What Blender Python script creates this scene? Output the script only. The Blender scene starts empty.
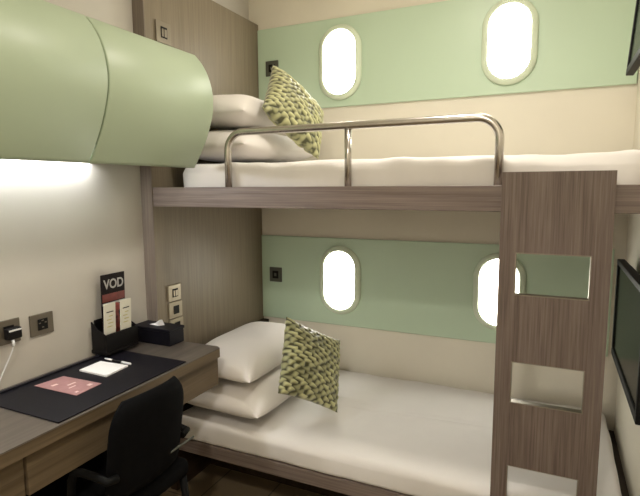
import bpy, bmesh, math, random
from mathutils import Vector, Matrix
from math import pi, sin, cos, radians

random.seed(4)
scene = bpy.context.scene
COL = scene.collection
PI = math.pi

# ------------------------------------------------------------------ measures (metres)
XL, XR = -1.745, 0.320          # left wall, right wall
YB, YF = 2.745, -1.15           # back wall, wall behind the viewer
ZC = 2.70                       # ceiling
XP = -1.678                     # inner face of the wooden headboard panel
F = 1.788                       # front plane of the bunk
CAM_Z = 1.5

# ------------------------------------------------------------------ materials
def new_mat(name):
    m = bpy.data.materials.new(name)
    m.use_nodes = True
    nt = m.node_tree
    b = nt.nodes['Principled BSDF']
    return m, nt, b

def N(nt, t, **kw):
    n = nt.nodes.new(t)
    for k, v in kw.items():
        setattr(n, k, v)
    return n

def mix_rgb(nt, a, b, fac):
    n = N(nt, 'ShaderNodeMix', data_type='RGBA')
    n.inputs[6].default_value = (*a, 1)
    n.inputs[7].default_value = (*b, 1)
    nt.links.new(fac, n.inputs[0])
    return n.outputs[2]

def noise(nt, scale=(1, 1, 1), s=5.0, detail=4.0, rough=0.55):
    tc = N(nt, 'ShaderNodeTexCoord')
    mp = N(nt, 'ShaderNodeMapping')
    mp.inputs['Scale'].default_value = scale
    nt.links.new(tc.outputs['Object'], mp.inputs[0])
    n = N(nt, 'ShaderNodeTexNoise')
    n.inputs['Scale'].default_value = s
    n.inputs['Detail'].default_value = detail
    n.inputs['Roughness'].default_value = rough
    nt.links.new(mp.outputs[0], n.inputs['Vector'])
    return n.outputs['Fac']

def ramp(nt, fac, lo, hi):
    r = N(nt, 'ShaderNodeMapRange')
    r.inputs[1].default_value = lo
    r.inputs[2].default_value = hi
    nt.links.new(fac, r.inputs[0])
    return r.outputs[0]

def bump(nt, b, h, strength=0.1, dist=0.002):
    n = N(nt, 'ShaderNodeBump')
    n.inputs['Strength'].default_value = strength
    n.inputs['Distance'].default_value = dist
    nt.links.new(h, n.inputs['Height'])
    nt.links.new(n.outputs[0], b.inputs['Normal'])

def plain(name, c, rough=0.5, metal=0.0, spec=0.5, var=0.06, vs=6.0, bmp=0.0):
    m, nt, b = new_mat(name)
    f = noise(nt, s=vs)
    lo = tuple(max(0, x * (1 - var)) for x in c)
    hi = tuple(min(1, x * (1 + var)) for x in c)
    nt.links.new(mix_rgb(nt, lo, hi, ramp(nt, f, 0.3, 0.7)), b.inputs['Base Color'])
    b.inputs['Roughness'].default_value = rough
    b.inputs['Metallic'].default_value = metal
    b.inputs['Specular IOR Level'].default_value = spec
    if bmp:
        bump(nt, b, noise(nt, s=220, detail=2), bmp, 0.002)
    return m

def wood(name, dark, light, axis, rough=0.45, fine=150.0):
    """fine linear veneer; axis = direction of the grain"""
    m, nt, b = new_mat(name)
    sc = [1.0, 1.0, 1.0]
    sc['xyz'.index(axis)] = 0.022
    f1 = noise(nt, tuple(sc), fine, 3.0, 0.6)
    sc2 = [1.0, 1.0, 1.0]
    sc2['xyz'.index(axis)] = 0.05
    f2 = noise(nt, tuple(sc2), fine * 0.28, 2.0, 0.5)
    mx = N(nt, 'ShaderNodeMath', operation='MULTIPLY_ADD')
    nt.links.new(f2, mx.inputs[0]); mx.inputs[1].default_value = 0.3
    ml = N(nt, 'ShaderNodeMath', operation='MULTIPLY')
    nt.links.new(f1, ml.inputs[0]); ml.inputs[1].default_value = 0.7
    nt.links.new(ml.outputs[0], mx.inputs[2])
    c = mix_rgb(nt, dark, light, ramp(nt, mx.outputs[0], 0.36, 0.64))
    nt.links.new(c, b.inputs['Base Color'])
    b.inputs['Roughness'].default_value = rough
    b.inputs['Specular IOR Level'].default_value = 0.35
    bump(nt, b, f1, 0.06, 0.001)
    return m

def glow(name, c, strength):
    m, nt, b = new_mat(name)
    b.inputs['Base Color'].default_value = (0.85, 0.85, 0.8, 1)
    f = noise(nt, s=2.0)
    nt.links.new(mix_rgb(nt, tuple(x * 0.985 for x in c), c, f), b.inputs['Emission Color'])
    b.inputs['Emission Strength'].default_value = strength
    return m

M = {}
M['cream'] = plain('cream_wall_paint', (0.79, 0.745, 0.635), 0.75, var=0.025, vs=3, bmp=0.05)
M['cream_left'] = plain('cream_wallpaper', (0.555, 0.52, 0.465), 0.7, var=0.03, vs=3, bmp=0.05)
M['ceiling'] = plain('ceiling_paint', (0.82, 0.77, 0.66), 0.8, var=0.02)
M['green'] = plain('pale_green_lacquer', (0.55, 0.69, 0.525), 0.38, var=0.02, vs=2)
M['green_cab'] = plain('sage_green_laminate', (0.405, 0.485, 0.345), 0.42, var=0.02, vs=2)
M['rim'] = plain('porthole_rim_paint', (0.70, 0.79, 0.62), 0.4, var=0.02)
M['wood_v'] = wood('taupe_veneer_upright', (0.192, 0.154, 0.105), (0.238, 0.196, 0.138), 'z')
M['wood_ladder'] = wood('brown_lighting_tint_veneer', (0.110, 0.080, 0.066), (0.205, 0.160, 0.137), 'z', fine=210)  # copy of the upright veneer with its lighting tint put into the colour
M['wood_post'] = wood('tube_light_mauve_veneer', (0.165, 0.132, 0.108), (0.235, 0.192, 0.162), 'z')  # mauve cast of the cool tube lamp is put into this colour
M['wood_x'] = wood('taupe_veneer_lengthwise', (0.145, 0.110, 0.095), (0.245, 0.195, 0.170), 'x')
M['wood_y'] = wood('brown_veneer_drawer', (0.085, 0.060, 0.034), (0.15, 0.11, 0.066), 'y', fine=60)
M['desk_top'] = wood('grey_brown_worktop', (0.075, 0.062, 0.052), (0.125, 0.105, 0.088), 'y', rough=0.28, fine=50)
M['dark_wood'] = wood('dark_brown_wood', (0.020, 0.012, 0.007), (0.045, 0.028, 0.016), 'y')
M['linen'] = plain('white_cotton_sheet', (0.79, 0.76, 0.735), 0.85, var=0.015, vs=9, spec=0.2)
M['pillow'] = plain('white_cotton_pillowcase', (0.84, 0.80, 0.765), 0.85, var=0.015, vs=9, spec=0.2)
M['steel'] = plain('brushed_steel', (0.58, 0.55, 0.51), 0.26, metal=1.0, var=0.05, vs=40)
M['bright_trim'] = plain('polished_trim', (0.34, 0.31, 0.26), 0.35, metal=1.0, var=0.03)
M['plate'] = plain('champagne_switch_plate', (0.42, 0.36, 0.265), 0.38, metal=0.35, var=0.05)
M['plate_mid'] = plain('bronze_switch_plate', (0.25, 0.21, 0.155), 0.4, metal=0.35, var=0.05)
M['plate_dark'] = plain('bronze_socket_plate', (0.16, 0.135, 0.10), 0.38, metal=0.4, var=0.05)
M['plate_grey'] = plain('grey_green_socket_plate', (0.10, 0.105, 0.085), 0.4, metal=0.3, var=0.05)
M['black'] = plain('black_plastic', (0.008, 0.007, 0.007), 0.5, var=0.1, spec=0.15)
M['leather'] = plain('black_leatherette', (0.006, 0.0055, 0.009), 0.5, var=0.15, vs=60, spec=0.18, bmp=0.1)
M['chair'] = plain('black_chair_fabric', (0.0035, 0.0035, 0.004), 0.85, var=0.2, vs=60, spec=0.08, bmp=0.15)
M['dark_metal'] = plain('black_chair_metal', (0.004, 0.004, 0.004), 0.7, metal=0.0, spec=0.15)
M['white_plastic'] = plain('white_plastic', (0.78, 0.78, 0.78), 0.35, var=0.02)
M['paper'] = plain('white_paper', (0.86, 0.85, 0.85), 0.7, var=0.01)
M['tissue'] = plain('white_tissue', (0.9, 0.9, 0.92), 0.8, var=0.01)
M['ivory'] = plain('ivory_card', (0.72, 0.69, 0.58), 0.6, var=0.03)
M['gold_print'] = plain('golden_print', (0.52, 0.46, 0.20), 0.6, var=0.2, vs=120)
M['pink'] = plain('dusty_pink_card', (0.36, 0.185, 0.185), 0.55, var=0.10, vs=30)
M['pink_light'] = plain('pale_print', (0.75, 0.55, 0.52), 0.6)
M['sign_black'] = plain('sign_black', (0.012, 0.008, 0.008), 0.5, spec=0.1)
M['sign_red'] = plain('sign_dark_red', (0.16, 0.028, 0.020), 0.4, var=0.2, vs=40)
M['sign_picture'] = plain('sign_red_picture', (0.30, 0.06, 0.045), 0.4, var=0.6, vs=45)
M['sign_grey'] = plain('sign_grey', (0.42, 0.40, 0.38), 0.45)
M['screen'] = plain('television_glass', (0.004, 0.006, 0.003), 0.18, var=0.02, spec=0.03)
M['bezel'] = plain('television_bezel', (0.006, 0.006, 0.006), 0.55, spec=0.15)
M['bezel_grey'] = plain('television_casing', (0.02, 0.02, 0.017), 0.5, spec=0.2)
M['porthole_up'] = glow('porthole_diffuser_upper', (1.0, 0.97, 0.88), 20.0)
M['porthole_low'] = glow('porthole_diffuser_lower', (1.0, 0.96, 0.85), 13.0)
M['tube'] = glow('cool_tube_lamp', (0.92, 0.92, 1.0), 48.0)
M['downlight'] = glow('warm_downlight', (1.0, 0.82, 0.58), 8.0)

# cushion: olive fabric, shade of the pits and highlights of the loops put into its colour
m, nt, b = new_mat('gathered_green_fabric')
at = N(nt, 'ShaderNodeAttribute', attribute_name='loop_shade')
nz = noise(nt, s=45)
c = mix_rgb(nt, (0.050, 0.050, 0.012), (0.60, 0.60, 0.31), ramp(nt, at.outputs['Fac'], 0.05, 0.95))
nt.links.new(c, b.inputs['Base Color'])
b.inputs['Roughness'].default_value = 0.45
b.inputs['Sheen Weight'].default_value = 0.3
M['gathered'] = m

# floor: beige tiles with joints
m, nt, b = new_mat('beige_floor_tile')
tc = N(nt, 'ShaderNodeTexCoord')
br = N(nt, 'ShaderNodeTexBrick')
br.inputs['Color1'].default_value = (0.25, 0.19, 0.115, 1)
br.inputs['Color2'].default_value = (0.22, 0.165, 0.10, 1)
br.inputs['Mortar'].default_value = (0.09, 0.065, 0.04, 1)
br.inputs['Scale'].default_value = 1.0
br.inputs['Mortar Size'].default_value = 0.004
br.inputs['Brick Width'].default_value = 0.30
br.inputs['Row Height'].default_value = 0.30
br.offset = 0.0
nt.links.new(tc.outputs['Object'], br.inputs['Vector'])
nt.links.new(br.outputs['Color'], b.inputs['Base Color'])
b.inputs['Roughness'].default_value = 0.4
M['floor'] = m

# ------------------------------------------------------------------ mesh helpers (all in world metres)
def add_box(bm, x0, x1, y0, y1, z0, z1, bev=0.0, seg=2, mat=0, T=None):
    vs = [bm.verts.new((x, y, z)) for x in (x0, x1) for y in (y0, y1) for z in (z0, z1)]
    idx = [(0, 1, 3, 2), (4, 6, 7, 5), (0, 4, 5, 1), (2, 3, 7, 6), (0, 2, 6, 4), (1, 5, 7, 3)]
    fs = [bm.faces.new([vs[i] for i in q]) for q in idx]
    for f in fs:
        f.material_index = mat
    out = list(vs)
    if bev > 0:
        es = list({e for f in fs for e in f.edges})
        r = bmesh.ops.bevel(bm, geom=es, offset=bev, segments=seg, profile=0.5, affect='EDGES')
        out = list({v for f in r['faces'] for v in f.verts} | {v for v in vs if v.is_valid})
        for f in r['faces']:
            f.material_index = mat
    if T is not None:
        bmesh.ops.transform(bm, matrix=T, verts=out)
    return out

def add_prism(bm, pts, axis, a, b_, mat=0, smooth_side=False):
    """closed outline pts (2D) extruded along an axis from a to b_"""
    def P(p, t):
        if axis == 'x': return (t, p[0], p[1])
        if axis == 'y': return (p[0], t, p[1])
        return (p[0], p[1], t)
    A = [bm.verts.new(P(p, a)) for p in pts]
    B = [bm.verts.new(P(p, b_)) for p in pts]
    n = len(pts)
    fs = [bm.faces.new(A[::-1]), bm.faces.new(B)]
    for i in range(n):
        f = bm.faces.new((A[i], A[(i + 1) % n], B[(i + 1) % n], B[i]))
        f.smooth = smooth_side
        fs.append(f)
    for f in fs:
        f.material_index = mat
    return A + B

def add_tube(bm, path, r, seg=14, cap=True, mat=0):
    path = [Vector(p) for p in path]
    rings = []
    up = None
    for i, p in enumerate(path):
        if i == 0: t = path[1] - p
        elif i == len(path) - 1: t = p - path[i - 1]
        else: t = (path[i + 1] - p).normalized() + (p - path[i - 1]).normalized()
        t.normalize()
        if up is None:
            up = Vector((0, 0, 1)) if abs(t.z) < 0.9 else Vector((0, 1, 0))
        s = t.cross(up).normalized()
        up = s.cross(t).normalized()
        rr = r[i] if isinstance(r, (list, tuple)) else r
        rings.append([bm.verts.new(p + rr * (cos(2 * PI * k / seg) * s + sin(2 * PI * k / seg) * up)) for k in range(seg)])
    for a, b_ in zip(rings, rings[1:]):
        for k in range(seg):
            f = bm.faces.new((a[k], a[(k + 1) % seg], b_[(k + 1) % seg], b_[k]))
            f.smooth = True; f.material_index = mat
    if cap:
        bm.faces.new(rings[0][::-1]).material_index = mat
        bm.faces.new(rings[-1]).material_index = mat

def arc(cx, cz, r, a0, a1, n):
    return [(cx + r * cos(radians(a0 + (a1 - a0) * i / n)), cz + r * sin(radians(a0 + (a1 - a0) * i / n))) for i in range(n + 1)]

LOC = {}
def obj(name, bm, mats, parent=None, loc=(0, 0, 0)):
    """links a bmesh (built in world metres) as one mesh object"""
    if not isinstance(mats, (list, tuple)):
        mats = [mats]
    base = Vector(LOC[parent]) if parent is not None else Vector(loc)
    bmesh.ops.recalc_face_normals(bm, faces=bm.faces)
    bmesh.ops.translate(bm, vec=-base, verts=bm.verts)
    me = bpy.data.meshes.new(name)
    bm.to_mesh(me); bm.free()
    for mm in mats:
        me.materials.append(mm)
    o = bpy.data.objects.new(name, me)
    COL.objects.link(o)
    if parent is not None:
        o.parent = parent
    else:
        o.location = base
    LOC[o] = base
    return o

def tag(o, label, cat, group=None):
    o['label'] = label; o['category'] = cat
    if group: o['group'] = group
    return o

def thing(name, label, cat, loc, group=None):
    o = bpy.data.objects.new(name, None)
    o.empty_display_size = 0.05
    COL.objects.link(o)
    o.location = loc
    LOC[o] = Vector(loc)
    return tag(o, label, cat, group)

def copy_thing(o, delta, label):
    """a copy of a thing, its parts and their sub-parts, moved by delta"""
    def rec(src, parent):
        c = src.copy(); COL.objects.link(c)
        if parent is not None:
            c.parent = parent
        for ch in [q for q in bpy.data.objects if q.parent == src and q not in made]:
            made.add(ch)
            made.add(rec(ch, c))
        return c
    made = set()
    kids = {}
    c = rec(o, None)
    c.location = Vector(o.location) + Vector(delta)
    LOC[c] = c.location.copy()
    c['label'] = label
    return c

def box_obj(name, mats, parent, *a, **k):
    bm = bmesh.new(); add_box(bm, *a, **k)
    return obj(name, bm, mats, parent)

def struct(name, bm, mats):
    o = obj(name, bm, mats); o['kind'] = 'structure'; return o

def struct_box(name, mat, *a):
    bm = bmesh.new(); add_box(bm, *a); return struct(name, bm, mat)

def text_mesh(body, size, extrude, T, bold=0.0):
    cu = bpy.data.curves.new('t', 'FONT')
    cu.body = body; cu.size = size; cu.extrude = extrude; cu.offset = bold
    cu.align_x = 'CENTER'; cu.align_y = 'CENTER'
    o = bpy.data.objects.new('t', cu); COL.objects.link(o)
    dg = bpy.context.evaluated_depsgraph_get()
    me = bpy.data.meshes.new_from_object(o.evaluated_get(dg))
    bm = bmesh.new(); bm.from_mesh(me)
    bmesh.ops.transform(bm, matrix=T, verts=bm.verts)
    bpy.data.objects.remove(o); bpy.data.curves.remove(cu); bpy.data.meshes.remove(me)
    return bm

# ------------------------------------------------------------------ the room
struct_box('floor', M['floor'], XL - 0.1, XR + 0.1, YF - 0.1, YB + 0.1, -0.1, 0)
struct_box('ceiling', M['ceiling'], XL - 0.1, XR + 0.1, YF - 0.1, YB + 0.1, ZC, ZC + 0.1)
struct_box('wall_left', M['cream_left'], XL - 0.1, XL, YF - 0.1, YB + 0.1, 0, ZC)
struct_box('wall_right', M['cream'], XR, XR + 0.1, YF - 0.1, YB + 0.1, 0, ZC)
struct_box('wall_back', M['cream'], XL, XR, YB, YB + 0.1, 0, ZC)
struct_box('wall_front', M['cream'], XL, XR, YF - 0.1, YF, 0, ZC)

# ------------------------------------------------------------------ built-in bunk bed
bunk = thing('bunk_bed', 'built-in taupe wooden bunk bed with steel guard rail and slotted ladder panel', 'bunk bed', (-0.7, 2.2, 0))
box_obj('headboard_panel', M['wood_v'], bunk, XL + 0.002, XP, F, YB - 0.001, 0.0, 2.475, bev=0.002, seg=1)
box_obj('edge_strip', M['wood_post'], bunk, XL + 0.002, XP, F - 0.004, F - 0.0002, 0.0, 2.475)
box_obj('front_board', M['wood_x'], bunk, XP + 0.001, XR - 0.002, F, F + 0.04, 1.412, 1.5, bev=0.002, seg=1)
box_obj('upper_platform', M['wood_x'], bunk, XP + 0.001, XR - 0.002, F + 0.041, YB - 0.012, 1.425, 1.468)
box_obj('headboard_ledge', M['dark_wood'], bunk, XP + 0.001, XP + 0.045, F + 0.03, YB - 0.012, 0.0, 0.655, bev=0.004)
box_obj('lower_platform', M['dark_wood'], bunk, XP + 0.046, XR - 0.002, F + 0.035, YB - 0.012, 0.245, 0.298)
box_obj('base_board', M['wood_x'], bunk, XP + 0.046, XR - 0.002, F + 0.012, F + 0.034, 0.235, 0.298, bev=0.003)
box_obj('plinth', M['dark_wood'], bunk, XP + 0.046, XR - 0.002, F + 0.30, F + 0.33, 0.0, 0.244)

# guard rail: bent tube with a middle post
gy = F + 0.022
gx0, gx1, gz, gr = -1.270, -0.174, 1.728, 0.075
path = [(gx0, gy, 1.500)]
path += [(x, gy, z) for x, z in arc(gx0 + gr, gz - gr, gr, 180, 90, 9)]
path += [(x, gy, z) for x, z in arc(gx1 - gr, gz - gr, gr, 90, 0, 9)]
path += [(gx1, gy, 1.500)]
bm = bmesh.new(); add_tube(bm, path, 0.0150, 18)
rail = obj('guard_rail', bm, M['steel'], bunk)
rail['label'] = 'brushed steel tube rail'
bm = bmesh.new(); add_tube(bm, [(-0.720, gy, 1.500), (-0.720, gy, gz - 0.010)], 0.0135, 16)
obj('rail_post', bm, M['steel'], rail)

# ladder panel with cut-out steps
lx0, lx1, lyf, lyb = -0.158, 0.169, F - 0.028, F - 0.001
sx0, sx1 = -0.107, 0.1155
slots = [(1.137, 1.280), (0.763, 0.909), (0.385, 0.537)]
bm = bmesh.new()
zs = [0.0] + [v for s in sorted(slots) for v in s] + [1.543]
add_box(bm, lx0, sx0, lyf, lyb, 0, 1.543)
add_box(bm, sx1, lx1, lyf, lyb, 0, 1.543)
for i in range(0, len(zs), 2):
    add_box(bm, sx0, sx1, lyf, lyb, zs[i], zs[i + 1])
bmesh.ops.remove_doubles(bm, verts=bm.verts, dist=1e-5)
ladder = obj('ladder_panel', bm, M['wood_ladder'], bunk)
for z0, z1 in slots:
    bm = bmesh.new()
    t = 0.003
    add_box(bm, sx0 + 0.0002, sx0 + t, lyf + 0.001, lyb + 0.0005, z0 + t, z1 - t)
    add_box(bm, sx1 - t, sx1 - 0.0002, lyf + 0.001, lyb + 0.0005, z0 + t, z1 - t)
    add_box(bm, sx0 + 0.0002, sx1 - 0.0002, lyf + 0.001, lyb + 0.0005, z0 + 0.0002, z0 + t)
    add_box(bm, sx0 + 0.0002, sx1 - 0.0002, lyf + 0.001, lyb + 0.0005, z1 - t, z1 - 0.0002)
    o = obj('step_trim', bm, M['bright_trim'], ladder)
    o['label'] = 'thin polished metal lining of a step opening'

# ------------------------------------------------------------------ mattresses
def mattress(name, x0, x1, y0, y1, z0, z1, r, label, corner=0.05, wr=0.004):
    """sheet-covered slab with rounded plan corners, rolled edges and soft wrinkles"""
    bm = bmesh.new()
    prof = []                                   # (inset, z) from the bottom edge to the top edge
    n = 7
    for i in range(n + 1):
        a = -PI / 2 + PI / 2 * i / n
        prof.append((r * 0.6 * (1 - cos(a)), z0 + r * 0.6 * (1 + sin(a))))
    for i in range(n + 1):
        a = PI / 2 * i / n
        prof.append((r * (1 - cos(a)), z1 - r + r * sin(a)))
    plan = []
    step = 0.03
    def side(ax, ay, bx, by):
        L = math.hypot(bx - ax, by - ay); k = max(1, int(L / step))
        return [(ax + (bx - ax) * i / k, ay + (by - ay) * i / k) for i in range(k)]
    c = corner
    pts = []
    for (cx, cy, a0) in ((x1 - c, y0 + c, -90), (x1 - c, y1 - c, 0), (x0 + c, y1 - c, 90), (x0 + c, y0 + c, 180)):
        pts.append([(cx + c * cos(radians(a0 + 90 * i / 8)), cy + c * sin(radians(a0 + 90 * i / 8))) for i in range(9)])
    for i in range(4):
        plan += pts[i][:-1]
        a = pts[i][-1]; b_ = pts[(i + 1) % 4][0]
        plan += side(*a, *b_)
    mx, my = (x0 + x1) / 2, (y0 + y1) / 2
    rings = []
    for ins, z in prof:
        ring = []
        for (x, y) in plan:
            # inset towards an inner rectangle
            ix = min(max(x, x0 + 0.12), x1 - 0.12); iy = min(max(y, y0 + 0.12), y1 - 0.12)
            d = Vector((ix - x, iy - y)); L = d.length or 1
            p = Vector((x, y)) + d / L * ins
            t = (z - z0) / (z1 - z0)
            w = wr * (sin(17 * x + 9 * y) * 0.5 + sin(41 * x - 23 * y + 3 * t) * 0.35 + sin(7.3 * x + 4 * t * 3) * 0.5)
            q = d / L * (-w)
            ring.append(bm.verts.new((p.x + q.x, p.y + q.y, z + (w * 0.7 if t > 0.5 else 0))))
        rings.append(ring)
    m_ = len(plan)
    for a, b_ in zip(rings, rings[1:]):
        for k in range(m_):
            bm.faces.new((a[k], a[(k + 1) % m_], b_[(k + 1) % m_], b_[k])).smooth = True
    # top surface: rings shrinking to the middle
    last = rings[-1]
    src = [v.co.copy() for v in last]
    for s in range(1, 9):
        t = s / 9
        ring = []
        for v in src:
            ix = min(max(v.x, x0 + 0.30), x1 - 0.30)
            p = Vector((v.x + (ix - v.x) * t, v.y + (my - v.y) * t))
            w = 0.003 * (sin(9 * p.x + 5 * p.y) + sin(15 * p.y - 6 * p.x))
            ring.append(bm.verts.new((p.x, p.y, z1 + w + 0.010 * sin(t * PI / 2))))
        for k in range(m_):
            bm.faces.new((last[k], last[(k + 1) % m_], ring[(k + 1) % m_], ring[k])).smooth = True
        last = ring
    bm.faces.new(last)
    bm.faces.new(rings[0][::-1])
    o = obj(name, bm, M['linen'], loc=(mx, my, z0))
    tag(o, label, 'mattress')
    return o

low_mat = mattress('mattress', XP + 0.05, 0.278, F + 0.008, YB - 0.022, 0.300, 0.404, 0.035,
         'wide lower bunk mattress under a smooth white sheet', wr=0.003)
up_mat = mattress('mattress', -1.585, 0.300, F + 0.052, YB - 0.022, 1.470, 1.604, 0.045,
         'upper bunk mattress in a wrinkled white sheet behind the steel rail', corner=0.09, wr=0.006)

# ------------------------------------------------------------------ green wall panels with portholes
def stadium(hw, hh, n=16):
    pts = []
    for i in range(n + 1):
        a = PI * i / n
        pts.append((hw * cos(a), hh - hw + hw * sin(a)))
    for i in range(n + 1):
        a = PI + PI * i / n
        pts.append((hw * cos(a), -(hh - hw) + hw * sin(a)))
    return pts

yp = YB - 0.016                                # face of the panels
def wall_panel(z0, z1, label):
    bm = bmesh.new()
    add_box(bm, XP + 0.004, XR - 0.05, yp, YB - 0.001, z0, z1, bev=0.004)
    o = obj('wall_panel', bm, M['green'], loc=((XP + XR) / 2, YB, z0))
    return tag(o, label, 'wall panel', 'green panels on the back wall')

bm = bmesh.new(); add_box(bm, XP + 0.001, XR - 0.004, yp, YB - 0.001, 1.953, 2.440, bev=0.004)
tag(obj('wall_panel', bm, M['green'], loc=(-0.7, YB, 1.953)), 'pale green lacquered panel above the upper bunk, its top edge below cream wall', 'wall panel', 'green panels on the back wall')
bm = bmesh.new(); add_box(bm, XP + 0.001, XR - 0.048, yp, YB - 0.001, 0.668, 1.196, bev=0.004)
tag(obj('wall_panel', bm, M['green'], loc=(-0.7, YB, 0.668)), 'green lacquered panel on the back wall above the lower mattress', 'wall panel', 'green panels on the back wall')

def porthole(cx, cz, label, glowmat, hw=0.130, hh=0.206, iw=0.098, ih=0.176):
    t = thing('porthole_lamp', label, 'wall lamp', (cx, yp, cz - hh), 'oval porthole lamps')
    yb = yp - 0.0005
    prof = [(hw, hh, yb), (hw, hh, yb - 0.010), (hw - 0.006, hh - 0.006, yb - 0.017),
            (iw + 0.012, ih + 0.012, yb - 0.024), (iw + 0.003, ih + 0.003, yb - 0.025), (iw, ih, yb - 0.021), (iw, ih, yb)]
    bm = bmesh.new(); rings = []
    for (a, b_, y) in prof:
        rings.append([bm.verts.new((cx + p[0], y, cz + p[1])) for p in stadium(a, b_)])
    n = len(rings[0])
    rings.append(rings[0])
    for r0, r1 in zip(rings, rings[1:]):
        for k in range(n):
            bm.faces.new((r0[k], r0[(k + 1) % n], r1[(k + 1) % n], r1[k])).smooth = True
    obj('rim', bm, M['rim'], t)
    bm = bmesh.new(); rings = []
    for s, y in ((0.997, yb - 0.002), (0.997, yb - 0.017), (0.97, yb - 0.0205), (0.80, yb - 0.024), (0.4, yb - 0.026)):
        rings.append([bm.verts.new((cx + p[0], y, cz + p[1])) for p in stadium(iw * s, ih - iw * (1 - s) if s > 0.9 else ih * s)])
    for r0, r1 in zip(rings, rings[1:]):
        for k in range(n):
            bm.faces.new((r0[k], r0[(k + 1) % n], r1[(k + 1) % n], r1[k])).smooth = True
    bm.faces.new(rings[-1]); bm.faces.new(rings[0][::-1])
    o = obj('diffuser', bm, glowmat, t); o['label'] = 'glowing white oval diffuser'
    return t
porthole(-1.132, 2.194, 'lit oval porthole lamp on the upper green panel, nearer the cushion', M['porthole_up'])
porthole(-0.234, 2.198, 'lit oval porthole lamp on the upper green panel, nearer the right-hand television', M['porthole_up'])
porthole(-1.134, 0.945, 'lit oval porthole lamp on the lower green panel, fully in view above the cushion', M['porthole_low'])
porthole(-0.239, 0.948, 'lit oval porthole lamp on the lower green panel, partly behind the ladder panel', M['porthole_low'])

# ------------------------------------------------------------------ overhead cabinet with curved doors
CY1 = 1.762
prof = [(-1.410, 1.582), (-1.372, 1.640), (-1.335, 1.712), (-1.309, 1.785), (-1.300, 1.845), (-1.306, 1.905), (-1.325, 1.962), (-1.352, 2.008), (-1.385, 2.046)]
# smooth the door outline (Catmull-Rom)
def smooth_line(P, n=4):
    out = []
    for i in range(len(P) - 1):
        p0 = Vector(P[max(i - 1, 0)]); p1 = Vector(P[i]); p2 = Vector(P[i + 1]); p3 = Vector(P[min(i + 2, len(P) - 1)])
        for k in range(n):
            t = k / n
            out.append(0.5 * ((2 * p1) + (p2 - p0) * t + (2 * p0 - 5 * p1 + 4 * p2 - p3) * t * t + (3 * p1 - p0 - 3 * p2 + p3) * t ** 3))
    out.append(Vector(P[-1]))
    return [(v.x, v.y) for v in out]
front = smooth_line(prof)
cab = thing('wall_cabinet', 'sage green wall cabinet with bulging curved doors above the desk', 'cabinet', (XL, 1.0, 1.58))
inner = [(x - 0.024, z) for x, z in front]
bm = bmesh.new()
body = [(XL + 0.001, 1.640)] + [(x, z) for x, z in inner if z > 1.64] + [(-1.46, 2.060), (-1.60, 2.066), (XL + 0.001, 2.066)]
body.insert(1, (-1.395, 1.640))
add_prism(bm, body, 'y', 0.155, CY1 - 0.006)
obj('cabinet_body', bm, M['green_cab'], cab)
for y0, y1 in ((0.150, 0.681), (0.686, 1.215), (1.221, CY1)):
    bm = bmesh.new()
    # shell with softened side edges
    secs = [(y0, 0.004), (y0 + 0.0015, 0.0012), (y0 + 0.004, 0.0), (y1 - 0.004, 0.0), (y1 - 0.0015, 0.0012), (y1, 0.004)]
    A = []
    for y, ins in secs:
        A.append([bm.verts.new((x - ins, y, z)) for x, z in front])
    back0 = [bm.verts.new((x - 0.020, y0, z)) for x, z in front]
    back1 = [bm.verts.new((x - 0.020, y1, z)) for x, z in front]
    allr = [back0] + A + [back1]
    for r0, r1 in zip(allr, allr[1:] + allr[:1]):
        for k in range(len(front) - 1):
            f = bm.faces.new((r0[k], r0[k + 1], r1[k + 1], r1[k])); f.smooth = True
    bm.faces.new([r[0] for r in allr]); bm.faces.new([r[-1] for r in allr][::-1])
    obj('cabinet_door', bm, M['green_cab'], cab)
# tube lamp tucked under the body
bm = bmesh.new(); add_tube(bm, [(-1.712, 0.25, 1.620), (-1.712, 1.50, 1.620)], 0.013, 12)
o = obj('lamp_tube', bm, M['tube'], cab); o['label'] = 'glowing white tube lamp under the cabinet'
box_obj('lamp_holder', M['white_plastic'], cab, -1.738, -1.690, 0.215, 0.249, 1.603, 1.639, bev=0.003)
box_obj('lamp_holder', M['white_plastic'], cab, -1.738, -1.690, 1.501, 1.535, 1.603, 1.639, bev=0.003)

# ------------------------------------------------------------------ desk
DZ = 0.795
desk = thing('desk', 'long wall-mounted wooden desk with drawers below the curved cabinet', 'desk', (-1.52, 1.2, 0.6))
bm = bmesh.new()
pts = [(XL + 0.001, 0.10), (-1.310, 0.10), (-1.310, 1.778 - 0.02)] + arc(-1.330, 1.758, 0.020, 0, 90, 6)[1:] + [(XL + 0.001, 1.778)]
add_prism(bm, pts, 'z', DZ - 0.042, DZ)
es = [e for e in bm.edges if abs(e.verts[0].co.z - DZ) < 1e-5 and abs(e.verts[1].co.z - DZ) < 1e-5]
bmesh.ops.bevel(bm, geom=es, offset=0.003, segments=2, affect='EDGES')
for f in bm.faces:
    f.material_index = 0 if f.calc_center_median().z > DZ - 0.004 else 1
obj('desk_top', bm, [M['desk_top'], M['wood_y']], desk)
bm = bmesh.new()
add_box(bm, XL + 0.001, -1.350, 0.10, 1.215, 0.628, DZ - 0.043)
obj('drawer_case', bm, M['wood_y'], desk)
box_obj('drawer_case', M['wood_y'], desk, XL + 0.001, -1.350, 1.500, 1.773, 0.628, DZ - 0.043)
for a, b_, x in ((0.10, 0.866, -1.338), (0.870, 1.216, -1.329), (1.500, 1.774, -1.329)):
    box_obj('drawer', M['wood_y'], desk, -1.3495, x, a, b_, 0.622, DZ - 0.050, bev=0.002)

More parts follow.
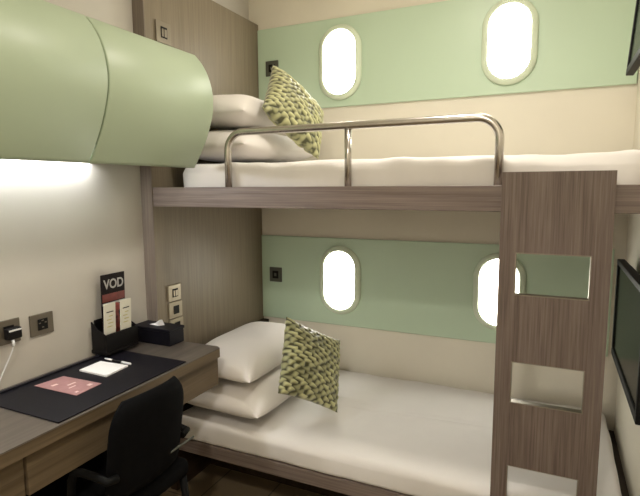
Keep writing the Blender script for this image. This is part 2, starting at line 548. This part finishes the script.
# blotter, card, note, pen on the desk
bm = bmesh.new()
add_box(bm, -1.705, -1.322, 0.972, 1.556, DZ + 0.0005, DZ + 0.005, bev=0.002)
bl = obj('desk_blotter', bm, M['leather'], loc=(-1.51, 1.26, DZ))
tag(bl, 'black leather desk blotter with a raised back edge lying on the desk', 'desk blotter')
bm = bmesh.new(); add_box(bm, -1.705, -1.690, 0.972, 1.556, DZ + 0.0052, DZ + 0.011, bev=0.002)
obj('raised_edge', bm, M['leather'], bl)

def sheet(bm, c4, z, t, mat=0):
    A = [bm.verts.new((x, y, z)) for x, y in c4]; B = [bm.verts.new((x, y, z + t)) for x, y in c4]
    fs = [bm.faces.new(A[::-1]), bm.faces.new(B)] + [bm.faces.new((A[i], A[(i + 1) % 4], B[(i + 1) % 4], B[i])) for i in range(4)]
    for f in fs: f.material_index = mat
def lerp4(c4, u, v):
    a = Vector(c4[0]).lerp(Vector(c4[1]), u); b_ = Vector(c4[3]).lerp(Vector(c4[2]), u)
    p = a.lerp(b_, v); return (p.x, p.y)
zb = DZ + 0.0055
c4 = [(-1.648, 1.130), (-1.634, 1.236), (-1.446, 1.243), (-1.438, 1.131)]
bm = bmesh.new(); sheet(bm, c4, zb, 0.0015)
card = tag(obj('menu_card', bm, M['pink'], loc=(-1.54, 1.18, zb)), 'dusty pink printed card lying on the black blotter', 'card')
for (u0, u1, v0, v1) in ((0.20, 0.40, 0.25, 0.31), (0.45, 0.75, 0.48, 0.52), (0.30, 0.55, 0.62, 0.65), (0.70, 0.85, 0.80, 0.88), (0.15, 0.25, 0.86, 0.91)):
    bm = bmesh.new()
    sheet(bm, [lerp4(c4, u0, v0), lerp4(c4, u1, v0), lerp4(c4, u1, v1), lerp4(c4, u0, v1)], zb + 0.0016, 0.0003)
    obj('print_line', bm, M['pink_light'], card)
c4 = [(-1.625, 1.299), (-1.630, 1.403), (-1.491, 1.412), (-1.481, 1.296)]
bm = bmesh.new(); sheet(bm, c4, zb, 0.006)
tag(obj('note_pad', bm, M['paper'], loc=(-1.55, 1.35, zb)), 'small white notepad on the blotter beside the pink card', 'notepad')
pen = thing('pen', 'slim black and silver pen lying along the far edge of the white notepad', 'pen', (-1.565, 1.43, zb))
a, b_ = Vector((-1.640, 1.432, zb + 0.0052)), Vector((-1.492, 1.428, zb + 0.0052))
d = (b_ - a)
bm = bmesh.new(); add_tube(bm, [a + d * 0.30, a + d * 0.33, a + d * 0.66], [0.003, 0.0048, 0.0048], 10); obj('barrel', bm, M['black'], pen)
bm = bmesh.new(); add_tube(bm, [a, a + d * 0.05, a + d * 0.299], [0.0012, 0.003, 0.0046], 10); obj('tip', bm, M['white_plastic'], pen)
bm = bmesh.new(); add_tube(bm, [a + d * 0.661, a + d * 0.98, b_], [0.0049, 0.0046, 0.003], 10); obj('cap', bm, M['white_plastic'], pen)

# tissue box
tb = thing('tissue_box', 'black rectangular tissue box on the far end of the desk beside the bunk', 'tissue box', (-1.62, 1.72, DZ))
bm = bmesh.new()
tx0, tx1, ty0, ty1, tz1 = -1.735, -1.520, 1.684, 1.780, DZ + 0.076
add_box(bm, tx0, tx1, ty0, ty1, DZ + 0.0005, DZ + 0.062, bev=0.003)
add_box(bm, tx0 - 0.003, tx1 + 0.003, ty0 - 0.003, ty1 + 0.003, DZ + 0.0625, tz1, bev=0.003)
obj('box_body', bm, M['leather'], tb)
bm = bmesh.new()
pts = [Vector((-1.675, 1.725, tz1 + 0.0005)), Vector((-1.615, 1.720, tz1 + 0.0005)), Vector((-1.598, 1.742, tz1 + 0.0005)), Vector((-1.660, 1.747, tz1 + 0.0005))]
top = [Vector((-1.640, 1.728, tz1 + 0.010)), Vector((-1.606, 1.720, tz1 + 0.030)), Vector((-1.602, 1.732, tz1 + 0.028)), Vector((-1.640, 1.740, tz1 + 0.009))]
A = [bm.verts.new(p) for p in pts]; B = [bm.verts.new(p) for p in top]
bm.faces.new(A[::-1]); bm.faces.new(B)
for i in range(4): bm.faces.new((A[i], A[(i + 1) % 4], B[(i + 1) % 4], B[i]))
o = obj('tissue', bm, M['tissue'], tb); o['label'] = 'white tissue tip poking out'

# leaflet holder with a sign and two white leaflets
def lean(x, y, z, yaw, tilt):
    """local frame: X along the sign (world +y), Y up, Z towards the room"""
    R = Matrix(((0, 0, 1), (1, 0, 0), (0, 1, 0))).to_4x4()
    return Matrix.Translation((x, y, z)) @ Matrix.Rotation(radians(yaw), 4, 'Z') @ Matrix.Rotation(radians(-tilt), 4, 'Y') @ R
holder = thing('leaflet_holder', 'black desk organiser holding leaflets and the sign, against the wall', 'organiser', (-1.66, 1.55, DZ))
bm = bmesh.new()
hy0, hy1 = 1.454, 1.632
hb = DZ + 0.0118
add_box(bm, -1.740, -1.650, hy0, hy1, hb, hb + 0.016, bev=0.003)
add_box(bm, -1.740, -1.734, hy0 + 0.02, hy1, hb + 0.017, DZ + 0.150, bev=0.002)
add_box(bm, -1.656, -1.650, hy0, hy1, hb + 0.017, DZ + 0.100, bev=0.002)
side_pts = [(-1.733, hb + 0.017), (-1.657, hb + 0.017), (-1.657, DZ + 0.100), (-1.700, DZ + 0.120), (-1.733, DZ + 0.148)]
add_prism(bm, side_pts, 'y', hy0, hy0 + 0.005)
add_prism(bm, side_pts, 'y', hy1 - 0.005, hy1)
obj('tray', bm, M['black'], holder)

T = lean(-1.712, 1.558, DZ + 0.030, 0, -1.5)
sg = thing('video_sign', 'upright black and red sign reading VOD standing in the organiser', 'sign', (-1.712, 1.558, DZ + 0.030))
w, h = 0.126, 0.310
bm = bmesh.new(); add_box(bm, -w / 2, w / 2, 0, h, -0.006, 0, bev=0.001, T=T); obj('sign_board', bm, M['sign_black'], sg)
bm = bmesh.new(); add_box(bm, -w / 2 + .002, w / 2 - .002, h - 0.118, h - 0.084, 0.0002, 0.0010, T=T); obj('red_band', bm, M['sign_red'], sg)
bm = bmesh.new()
add_box(bm, -w / 2 + .002, w / 2 - .002, h - 0.132, h - 0.122, 0.0002, 0.0010, T=T)
obj('grey_band', bm, M['sign_grey'], sg)
bm = bmesh.new()
for r0, r1, cx, cy in ((0.026, 0.026, 0.010, h - 0.150),):
    pts = [(cx + 0.024 * cos(2 * PI * i / 20), cy + 0.021 * sin(2 * PI * i / 20)) for i in range(20)]
    vs = add_prism(bm, pts, 'z', 0.0011, 0.0018)
pts = [(-0.014, 0.02), (0.026, 0.02), (0.030, 0.10), (0.022, h - 0.165), (0.0, h - 0.165), (-0.010, 0.10)]
vs2 = add_prism(bm, pts, 'z', 0.0002, 0.0009)
bmesh.ops.transform(bm, matrix=T, verts=bm.verts)
obj('sign_picture', bm, M['sign_picture'], sg)
bm = text_mesh('VOD', 0.056, 0.0004, T @ Matrix.Translation((0.002, h - 0.045, 0.0007)) @ Matrix.Diagonal((0.88, 1.0, 1, 1)), 0.0012)
obj('lettering', bm, M['sign_grey'], sg)

def leaflet(y, label, hw=0.030):
    T = lean(-1.672, y, DZ + 0.030, 0, -3)
    t = thing('leaflet', label, 'leaflet', (-1.672, y, DZ + 0.030), 'white leaflets in the organiser')
    bm = bmesh.new(); add_box(bm, -hw, hw, 0, 0.196, -0.004, 0, bev=0.0008, T=T); obj('card', bm, M['ivory'], t)
    bm = bmesh.new(); add_box(bm, -0.018, 0.018, 0.158, 0.162, 0.0002, 0.0006, T=T); o = obj('black_line', bm, M['sign_black'], t)
    for k, (u0, u1) in enumerate(((-0.015, 0.012), (-0.010, 0.016), (-0.016, 0.008), (-0.006, 0.014))):
        box_obj('print_line', M['gold_print'], t, u0, u1, 0.095 + k * 0.015, 0.099 + k * 0.015, 0.0002, 0.0006, T=T)
    return t
leaflet(1.494, 'white leaflet in the organiser, nearer the wall sockets')
leaflet(1.581, 'white leaflet in the organiser, nearer the tissue box')

# ------------------------------------------------------------------ sockets and switches
def plate_x(x, y0, y1, z0, z1, name, label, cat, mat, rocker, split=False, group=None):
    """plate on a wall facing +x"""
    t = thing(name, label, cat, (x, (y0 + y1) / 2, z0), group)
    box_obj('plate', mat, t, x + 0.0005, x + 0.009, y0, y1, z0, z1, bev=0.002)
    my, mz = (y1 - y0), (z1 - z0)
    box_obj('insert', rocker, t, x + 0.0092, x + 0.0115, y0 + my * .30, y1 - my * .27, z0 + mz * .24, z1 - mz * .24, bev=0.001)
    if split:
        bm = bmesh.new()
        add_box(bm, x + 0.0117, x + 0.013, y0 + my * .34, y0 + my * .46, z0 + mz * .30, z1 - mz * .34, bev=0.0005)
        add_box(bm, x + 0.0117, x + 0.013, y0 + my * .52, y1 - my * .31, z0 + mz * .30, z1 - mz * .34, bev=0.0005)
        obj('button', bm, mat, t)
    return t
s1 = plate_x(XL, 1.066, 1.153, 0.950, 1.037, 'wall_socket', 'bronze wall socket above the desk with a black plug and white cable in it', 'socket', M['plate_dark'], M['black'])
s2 = plate_x(XL, 1.193, 1.287, 0.948, 1.030, 'wall_socket', 'empty bronze wall socket above the desk, nearer the leaflet organiser', 'socket', M['plate_dark'], M['black'])
bm = bmesh.new()
for y, z in ((1.228, 0.995), (1.252, 0.995), (1.240, 0.978), (1.240, 1.004)):
    add_box(bm, XL + 0.0117, XL + 0.0125, y - 0.004, y + 0.004, z - 0.002, z + 0.002)
obj('socket_slot', bm, M['plate_dark'], s2)
plug = thing('power_plug', 'black power plug with a white cable in the wall socket', 'plug', (XL + 0.012, 1.115, 0.99))
box_obj('plug_body', M['black'], plug, XL + 0.0118, XL + 0.040, 1.088, 1.140, 0.970, 1.010, bev=0.005)
box_obj('indicator_strip', M['white_plastic'], plug, XL + 0.0402, XL + 0.0412, 1.091, 1.137, 1.000, 1.006)
bm = bmesh.new()
cpts = [(XL + 0.036, 1.105, 0.969), (XL + 0.038, 1.106, 0.955), (XL + 0.034, 1.103, 0.935), (XL + 0.026, 1.094, 0.905), (XL + 0.018, 1.080, 0.870), (XL + 0.012, 1.062, 0.830), (XL + 0.010, 1.050, DZ + 0.003), (XL + 0.014, 1.00, DZ + 0.003), (XL + 0.014, 0.85, DZ + 0.003)]
add_tube(bm, cpts, 0.0022, 8)
bm2 = bm
obj('cable', bm2, M['white_plastic'], plug)
bm = bmesh.new(); add_tube(bm, [(XL + 0.036, 1.105, 0.9685), (XL + 0.039, 1.106, 0.953), (XL + 0.036, 1.104, 0.944)], [0.005, 0.0045, 0.003], 10)
obj('cable_sleeve', bm, M['white_plastic'], plug)

plate_x(XP, 1.856, 1.945, 0.946, 1.026, 'wall_switch', 'champagne switch plate on the wooden headboard panel, topmost of the stack', 'switch', M['plate'], M['black'], True, 'switch plates beside the lower bunk')
plate_x(XP, 1.858, 1.950, 0.861, 0.940, 'wall_switch', 'champagne switch plate on the wooden headboard panel, middle of the stack', 'switch', M['plate'], M['black'], False, 'switch plates beside the lower bunk')
plate_x(XP, 1.860, 1.954, 0.777, 0.856, 'wall_switch', 'champagne switch plate on the wooden headboard panel, lowest and half behind the tissue box', 'switch', M['plate'], M['black'], False, 'switch plates beside the lower bunk')
plate_x(XP, 1.850, 1.945, 2.160, 2.256, 'wall_switch', 'bronze switch plate high on the wooden panel above the curved cabinet', 'switch', M['plate_mid'], M['black'], True)

def plate_y(cx, z0, z1, label):
    t = thing('wall_socket', label, 'socket', (cx, yp, z0), 'dark sockets on the green panels')
    y = yp
    hw = 0.043
    box_obj('plate', M['plate_grey'], t, cx - hw, cx + hw, y - 0.009, y - 0.0005, z0, z1, bev=0.002)
    box_obj('insert', M['black'], t, cx - 0.021, cx + 0.021, y - 0.0115, y - 0.0092, z0 + 0.022, z1 - 0.022, bev=0.001)
    bm = bmesh.new()
    add_box(bm, cx - 0.008, cx + 0.008, y - 0.013, y - 0.0117, z0 + 0.036, z1 - 0.036, bev=0.0005)
    obj('button', bm, M['plate_grey'], t)
plate_y(-1.575, 2.162, 2.250, 'grey socket on the upper green panel, behind the cushion tip')
plate_y(-1.573, 0.904, 0.996, 'grey socket on the lower green panel, near the headboard corner')

# ------------------------------------------------------------------ pillows and cushions
def pillow_bm(w, l, t, n=44, flat=0.30, conc=0.05, seed=1, wr=0.004, p=2.2, k=0.55):
    """local: x width, y length, z up; the underside is flatter"""
    bm = bmesh.new()
    rnd = random.Random(seed)
    ph = [rnd.uniform(0, 6.28) for _ in range(8)]
    G = {}
    for s in (1, -1):
        for i in range(n + 1):
            for j in range(n + 1):
                edge = i in (0, n) or j in (0, n)
                if s == -1 and edge:
                    G[s, i, j] = G[1, i, j]; continue
                # denser near the edge
                u = sin((i / n - 0.5) * PI) ; v = sin((j / n - 0.5) * PI)
                x = u * w / 2 * (1 - conc * (1 - v * v) * abs(u)); y = v * l / 2 * (1 - conc * (1 - u * u) * abs(v))
                hgt = ((1 - abs(u) ** p) * (1 - abs(v) ** p)) ** k
                z = s * t * hgt * ((1 - flat) if s == 1 else flat)
                e = max(abs(u), abs(v))
                wv = wr * hgt * (sin(14 * x + 9 * y + ph[0]) * sin(11 * y + ph[1]) + 0.6 * sin(31 * x - 17 * y + ph[2]) * e)
                if s == 1: z += wv
                G[s, i, j] = bm.verts.new((x, y, z))
    for s in (1, -1):
        for i in range(n):
            for j in range(n):
                q = [G[s, i, j], G[s, i + 1, j], G[s, i + 1, j + 1], G[s, i, j + 1]]
                if s == -1: q = q[::-1]
                try: bm.faces.new(q).smooth = True
                except ValueError: pass
    return bm

def place_pillow(name, bm, mat, T, label, cat, group=None):
    o = obj(name, bm, mat)
    o.matrix_world = T
    return tag(o, label, cat, group)

def TR(x, y, z, rx=0, ry=0, rz=0):
    return Matrix.Translation((x, y, z)) @ Matrix.Rotation(radians(rz), 4, 'Z') @ Matrix.Rotation(radians(ry), 4, 'Y') @ Matrix.Rotation(radians(rx), 4, 'X')

place_pillow('pillow', pillow_bm(0.46, 0.75, 0.15, seed=3, flat=0.45, p=4.0, k=0.52, conc=0.03), M['pillow'], TR(-1.362, 2.180, 0.486, 0, 0, -2),
             'larger white pillow lying directly on the lower mattress', 'pillow', 'white pillows on the lower bunk')
place_pillow('pillow', pillow_bm(0.39, 0.70, 0.175, seed=5, flat=0.34, p=3.5, k=0.52, conc=0.04), M['pillow'], TR(-1.405, 2.180, 0.636, 0, 3, 1),
             'plump white pillow on top of the lower bunk stack, against the headboard', 'pillow', 'white pillows on the lower bunk')
place_pillow('pillow', pillow_bm(0.44, 0.70, 0.155, seed=7, flat=0.42, p=3.5, k=0.52, conc=0.03), M['pillow'], TR(-1.430, 2.230, 1.686, 0, 0, -3),
             'white pillow lying directly on the upper mattress behind the rail', 'pillow', 'white pillows on the upper bunk')
place_pillow('pillow', pillow_bm(0.38, 0.68, 0.165, seed=9, flat=0.36, p=3.5, k=0.52, conc=0.04), M['pillow'], TR(-1.465, 2.260, 1.843, 0, 2, 2),
             'white pillow on top of the upper bunk stack, beside the wooden panel', 'pillow', 'white pillows on the upper bunk')

def cushion_bm(w, h, t, seed=1, rows=21, cols=7):
    """local: x width, y height, z thickness; rows of gathered loops on both faces"""
    n = 120
    bm = bmesh.new()
    lay = bm.verts.layers.float.new('loop_shade')
    rnd = random.Random(seed)
    G = {}
    jit = {}
    for s in (1, -1):
        for i in range(n + 1):
            for j in range(n + 1):
                edge = i in (0, n) or j in (0, n)
                if s == -1 and edge:
                    G[s, i, j] = G[1, i, j]; continue
                u = 2 * i / n - 1; v = 2 * j / n - 1
                x = u * w / 2 * (1 - 0.07 * (1 - v * v) * abs(u)); y = v * h / 2 * (1 - 0.07 * (1 - u * u) * abs(v))
                hgt = ((1 - abs(u) ** 2.3) * (1 - abs(v) ** 2.3)) ** 0.6
                # leaf-shaped gathers in staggered, overlapping rows
                rr = (v + 1) / 2 * rows + 0.18 * sin(5 * u + 2 * v)
                L = 0.0; am = 1.0
                for r_i in (math.floor(rr) - 1, math.floor(rr), math.floor(rr) + 1):
                    b_ = rr - r_i - 0.5
                    cc = (u + 1) / 2 * cols + (0.5 if r_i % 2 else 0) + 0.30 * b_
                    c_i = math.floor(cc)
                    key = (s, r_i, c_i)
                    if key not in jit: jit[key] = (rnd.uniform(0.5, 1.15), rnd.uniform(-.35, .35))
                    m0, sl = jit[key]
                    a2 = cc - c_i - 0.5
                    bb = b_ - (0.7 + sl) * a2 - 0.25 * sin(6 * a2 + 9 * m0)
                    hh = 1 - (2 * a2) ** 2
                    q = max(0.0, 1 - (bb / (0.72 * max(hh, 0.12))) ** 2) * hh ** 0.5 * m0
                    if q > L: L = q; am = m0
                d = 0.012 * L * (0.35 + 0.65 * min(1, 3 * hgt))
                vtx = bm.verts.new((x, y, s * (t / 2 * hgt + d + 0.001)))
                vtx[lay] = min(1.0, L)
                G[s, i, j] = vtx
    for s in (1, -1):
        for i in range(n):
            for j in range(n):
                q = [G[s, i, j], G[s, i + 1, j], G[s, i + 1, j + 1], G[s, i, j + 1]]
                if s == -1: q = q[::-1]
                try: bm.faces.new(q).smooth = True
                except ValueError: pass
    return bm

def frame3(c, ux, uy):
    """matrix with local X along ux, local Y as near uy as can be, centred at c"""
    X = Vector(ux).normalized(); Y = Vector(uy); Y = (Y - X * Y.dot(X)).normalized(); Z = X.cross(Y)
    m_ = Matrix((X, Y, Z)).transposed().to_4x4(); m_.translation = Vector(c)
    return m_
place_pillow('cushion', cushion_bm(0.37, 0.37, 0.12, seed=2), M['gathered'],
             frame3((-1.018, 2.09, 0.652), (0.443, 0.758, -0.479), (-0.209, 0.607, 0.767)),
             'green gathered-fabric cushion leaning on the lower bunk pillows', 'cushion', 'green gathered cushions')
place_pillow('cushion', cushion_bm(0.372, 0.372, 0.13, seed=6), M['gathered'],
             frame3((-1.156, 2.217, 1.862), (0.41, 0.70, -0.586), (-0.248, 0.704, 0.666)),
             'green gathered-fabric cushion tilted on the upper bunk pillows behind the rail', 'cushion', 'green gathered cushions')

# ------------------------------------------------------------------ televisions on the right wall
def television(y0, y1, z0, z1, x, tilt, label):
    t = thing('television', label, 'television', (XR, (y0 + y1) / 2, z0), 'wall-mounted televisions')
    c = Vector((x, (y0 + y1) / 2, (z0 + z1) / 2))
    T = Matrix.Translation(c) @ Matrix.Rotation(radians(tilt), 4, 'Y') @ Matrix.Translation(-c)
    bm = bmesh.new()
    b_ = 0.022
    add_box(bm, x, x + 0.028, y0, y1, z0, z0 + b_ * 1.4, bev=0.003, T=T)
    add_box(bm, x, x + 0.028, y0, y1, z1 - b_, z1, bev=0.003, T=T)
    add_box(bm, x, x + 0.028, y0, y0 + b_, z0 + b_ * 1.4, z1 - b_, bev=0.003, T=T)
    add_box(bm, x, x + 0.028, y1 - b_, y1, z0 + b_ * 1.4, z1 - b_, bev=0.003, T=T)
    obj('bezel', bm, M['bezel'], t)
    bm = bmesh.new(); add_box(bm, x + 0.006, x + 0.026, y0 + b_ + .0005, y1 - b_ - .0005, z0 + b_ * 1.4 + .0005, z1 - b_ - .0005, T=T)
    obj('screen', bm, M['screen'], t)
    bm = bmesh.new(); add_box(bm, x + 0.0285, x + 0.050, y0 + 0.03, y1 - 0.03, z0 + 0.03, z1 - 0.02, bev=0.006, T=T)
    obj('casing', bm, M['bezel_grey'], t)
    my, mz = (y0 + y1) / 2, (z0 + z1) / 2
    bm = bmesh.new()
    add_box(bm, XR - 0.012, XR - 0.0005, my - 0.08, my + 0.08, mz - 0.10, z1 + 0.02, bev=0.002)
    add_box(bm, x + 0.045, XR - 0.011, my - 0.03, my + 0.03, mz - 0.05, mz + 0.05)
    obj('wall_bracket', bm, M['black'], t)
television(1.70, 2.415, 0.782, 1.192, 0.252, 0, 'black flat television on the right wall beside the lower bunk')
television(1.70, 2.395, 1.930, 2.330, 0.250, 4, 'black flat television on the right wall above the upper bunk')

# ------------------------------------------------------------------ black chair tucked under the desk
ch = thing('desk_chair', 'black upholstered chair pushed up to the desk in deep shade', 'chair', (-1.35, 1.22, 0))
cy = 1.215
bm = bmesh.new(); add_box(bm, -1.600, -1.200, cy - 0.20, cy + 0.20, 0.420, 0.490, bev=0.025, seg=4)
for f in bm.faces: f.smooth = True
obj('seat', bm, M['chair'], ch)
# curved backrest with rounded top corners
bm = bmesh.new()
n, m_ = 20, 18
G = {}
for s in (0, 1):
    for i in range(n + 1):
        for j in range(m_ + 1):
            u = 2 * i / n - 1; v = j / m_
            zz = 0.505 + v * 0.345
            half = 0.165 * (1.0 if v < 0.6 else (1 - 0.28 * ((v - 0.6) / 0.4) ** 3))
            yy = cy + u * half
            xx = -1.205 + 0.05 * v - 0.035 * u * u + (0.030 if s else -0.030) * math.sqrt(max(0.02, (1 - u ** 6) * (1 - (2 * v - 1) ** 8)))
            zz -= 0.012 * u * u * v
            G[s, i, j] = bm.verts.new((xx, yy, zz))
for i in range(n):
    for j in range(m_):
        bm.faces.new((G[1, i, j], G[1, i + 1, j], G[1, i + 1, j + 1], G[1, i, j + 1])).smooth = True
        bm.faces.new((G[0, i, j], G[0, i, j + 1], G[0, i + 1, j + 1], G[0, i + 1, j])).smooth = True
rim = [(i, 0) for i in range(n)] + [(n, j) for j in range(m_)] + [(i, m_) for i in range(n, 0, -1)] + [(0, j) for j in range(m_, 0, -1)]
for k in range(len(rim)):
    a, b_ = rim[k], rim[(k + 1) % len(rim)]
    bm.faces.new((G[0, *a], G[0, *b_], G[1, *b_], G[1, *a])).smooth = True
obj('backrest', bm, M['chair'], ch)
for sy in (-1, 1):
    yy = cy + sy * 0.185
    bm = bmesh.new()
    add_tube(bm, [(-1.195, cy + sy * 0.15, 0.60), (-1.20, yy, 0.605), (-1.24, yy, 0.610), (-1.31, yy, 0.610), (-1.345, yy, 0.600), (-1.36, yy, 0.57), (-1.37, yy, 0.455)], 0.013, 10)
    obj('armrest', bm, M['dark_metal'], ch)
for sx, sy in ((-1.56, -1), (-1.56, 1), (-1.215, -1), (-1.215, 1)):
    bm = bmesh.new()
    add_tube(bm, [(sx, cy + sy * 0.17, 0.425), (sx + (0.03 if sx > -1.4 else -0.02), cy + sy * 0.19, 0.004)], [0.014, 0.011], 10)
    obj('leg', bm, M['dark_metal'], ch)
bm = bmesh.new()
add_tube(bm, [(-1.170, cy + 0.06, 0.585), (-1.170, cy + 0.185, 0.585)], 0.004, 8)
o = obj('back_bar', bm, M['plate_grey'], ch); o['label'] = 'thin grey metal bar behind the backrest'

# ------------------------------------------------------------------ ceiling lights (outside the frame, lighting the room)
def downlight(x, y, power, label, size=0.16, col=(1.0, 0.93, 0.83)):
    t = thing('ceiling_light', label, 'ceiling light', (x, y, ZC - 0.02), 'round ceiling lights')
    bm = bmesh.new()
    ring = [(0.105, ZC - 0.001), (0.105, ZC - 0.008), (0.085, ZC - 0.012), (0.085, ZC - 0.001)]
    R = [[bm.verts.new((x + r * cos(2 * PI * k / 28), y + r * sin(2 * PI * k / 28), z)) for k in range(28)] for r, z in ring]
    R.append(R[0])
    for a, b_ in zip(R, R[1:]):
        for k in range(28):
            bm.faces.new((a[k], a[(k + 1) % 28], b_[(k + 1) % 28], b_[k])).smooth = True
    obj('trim_ring', bm, M['white_plastic'], t)
    bm = bmesh.new(); add_prism(bm, [(x + 0.084 * cos(2 * PI * k / 28), y + 0.084 * sin(2 * PI * k / 28)) for k in range(28)], 'z', ZC - 0.006, ZC - 0.001)
    obj('diffuser', bm, M['downlight'], t)
    L = bpy.data.lights.new('ceiling_light_lamp', 'AREA'); L.shape = 'DISK'; L.size = size; L.energy = power; L.color = col
    lo = bpy.data.objects.new('lamp', L); COL.objects.link(lo); lo.parent = t
    lo.location = (0, 0, 0.006)
    return t
downlight(-0.25, -0.35, 25, 'round ceiling light above the middle of the room')
downlight(-0.40, 1.66, 12, 'round ceiling light just in front of the bunk')

# ------------------------------------------------------------------ world, camera, view
w_ = bpy.data.worlds.new('room_world'); scene.world = w_; w_.use_nodes = True
w_.node_tree.nodes['Background'].inputs[0].default_value = (0.05, 0.045, 0.04, 1)
w_.node_tree.nodes['Background'].inputs[1].default_value = 0.3

f_px = 502.87
yaw, pitch, roll = radians(24.894), radians(6.98), radians(-0.343)
fw = Vector((-sin(yaw) * cos(pitch), cos(yaw) * cos(pitch), -sin(pitch)))
r_ = Vector((cos(yaw), sin(yaw), 0)); u_ = r_.cross(fw)
rr = cos(roll) * r_ + sin(roll) * u_; uu = -sin(roll) * r_ + cos(roll) * u_
cam = bpy.data.cameras.new('camera'); cam.sensor_width = 36; cam.sensor_fit = 'HORIZONTAL'
cam.lens = f_px / 640 * 36; cam.clip_start = 0.02
co = bpy.data.objects.new('camera', cam); COL.objects.link(co)
mw = Matrix((rr, uu, -fw)).transposed().to_4x4(); mw.translation = (0, 0, CAM_Z)
co.matrix_world = mw
scene.camera = co

vs = scene.view_settings
vs.view_transform = 'Standard'; vs.look = 'None'; vs.gamma = 1.0; vs.use_curve_mapping = False
vs.exposure = 0.0
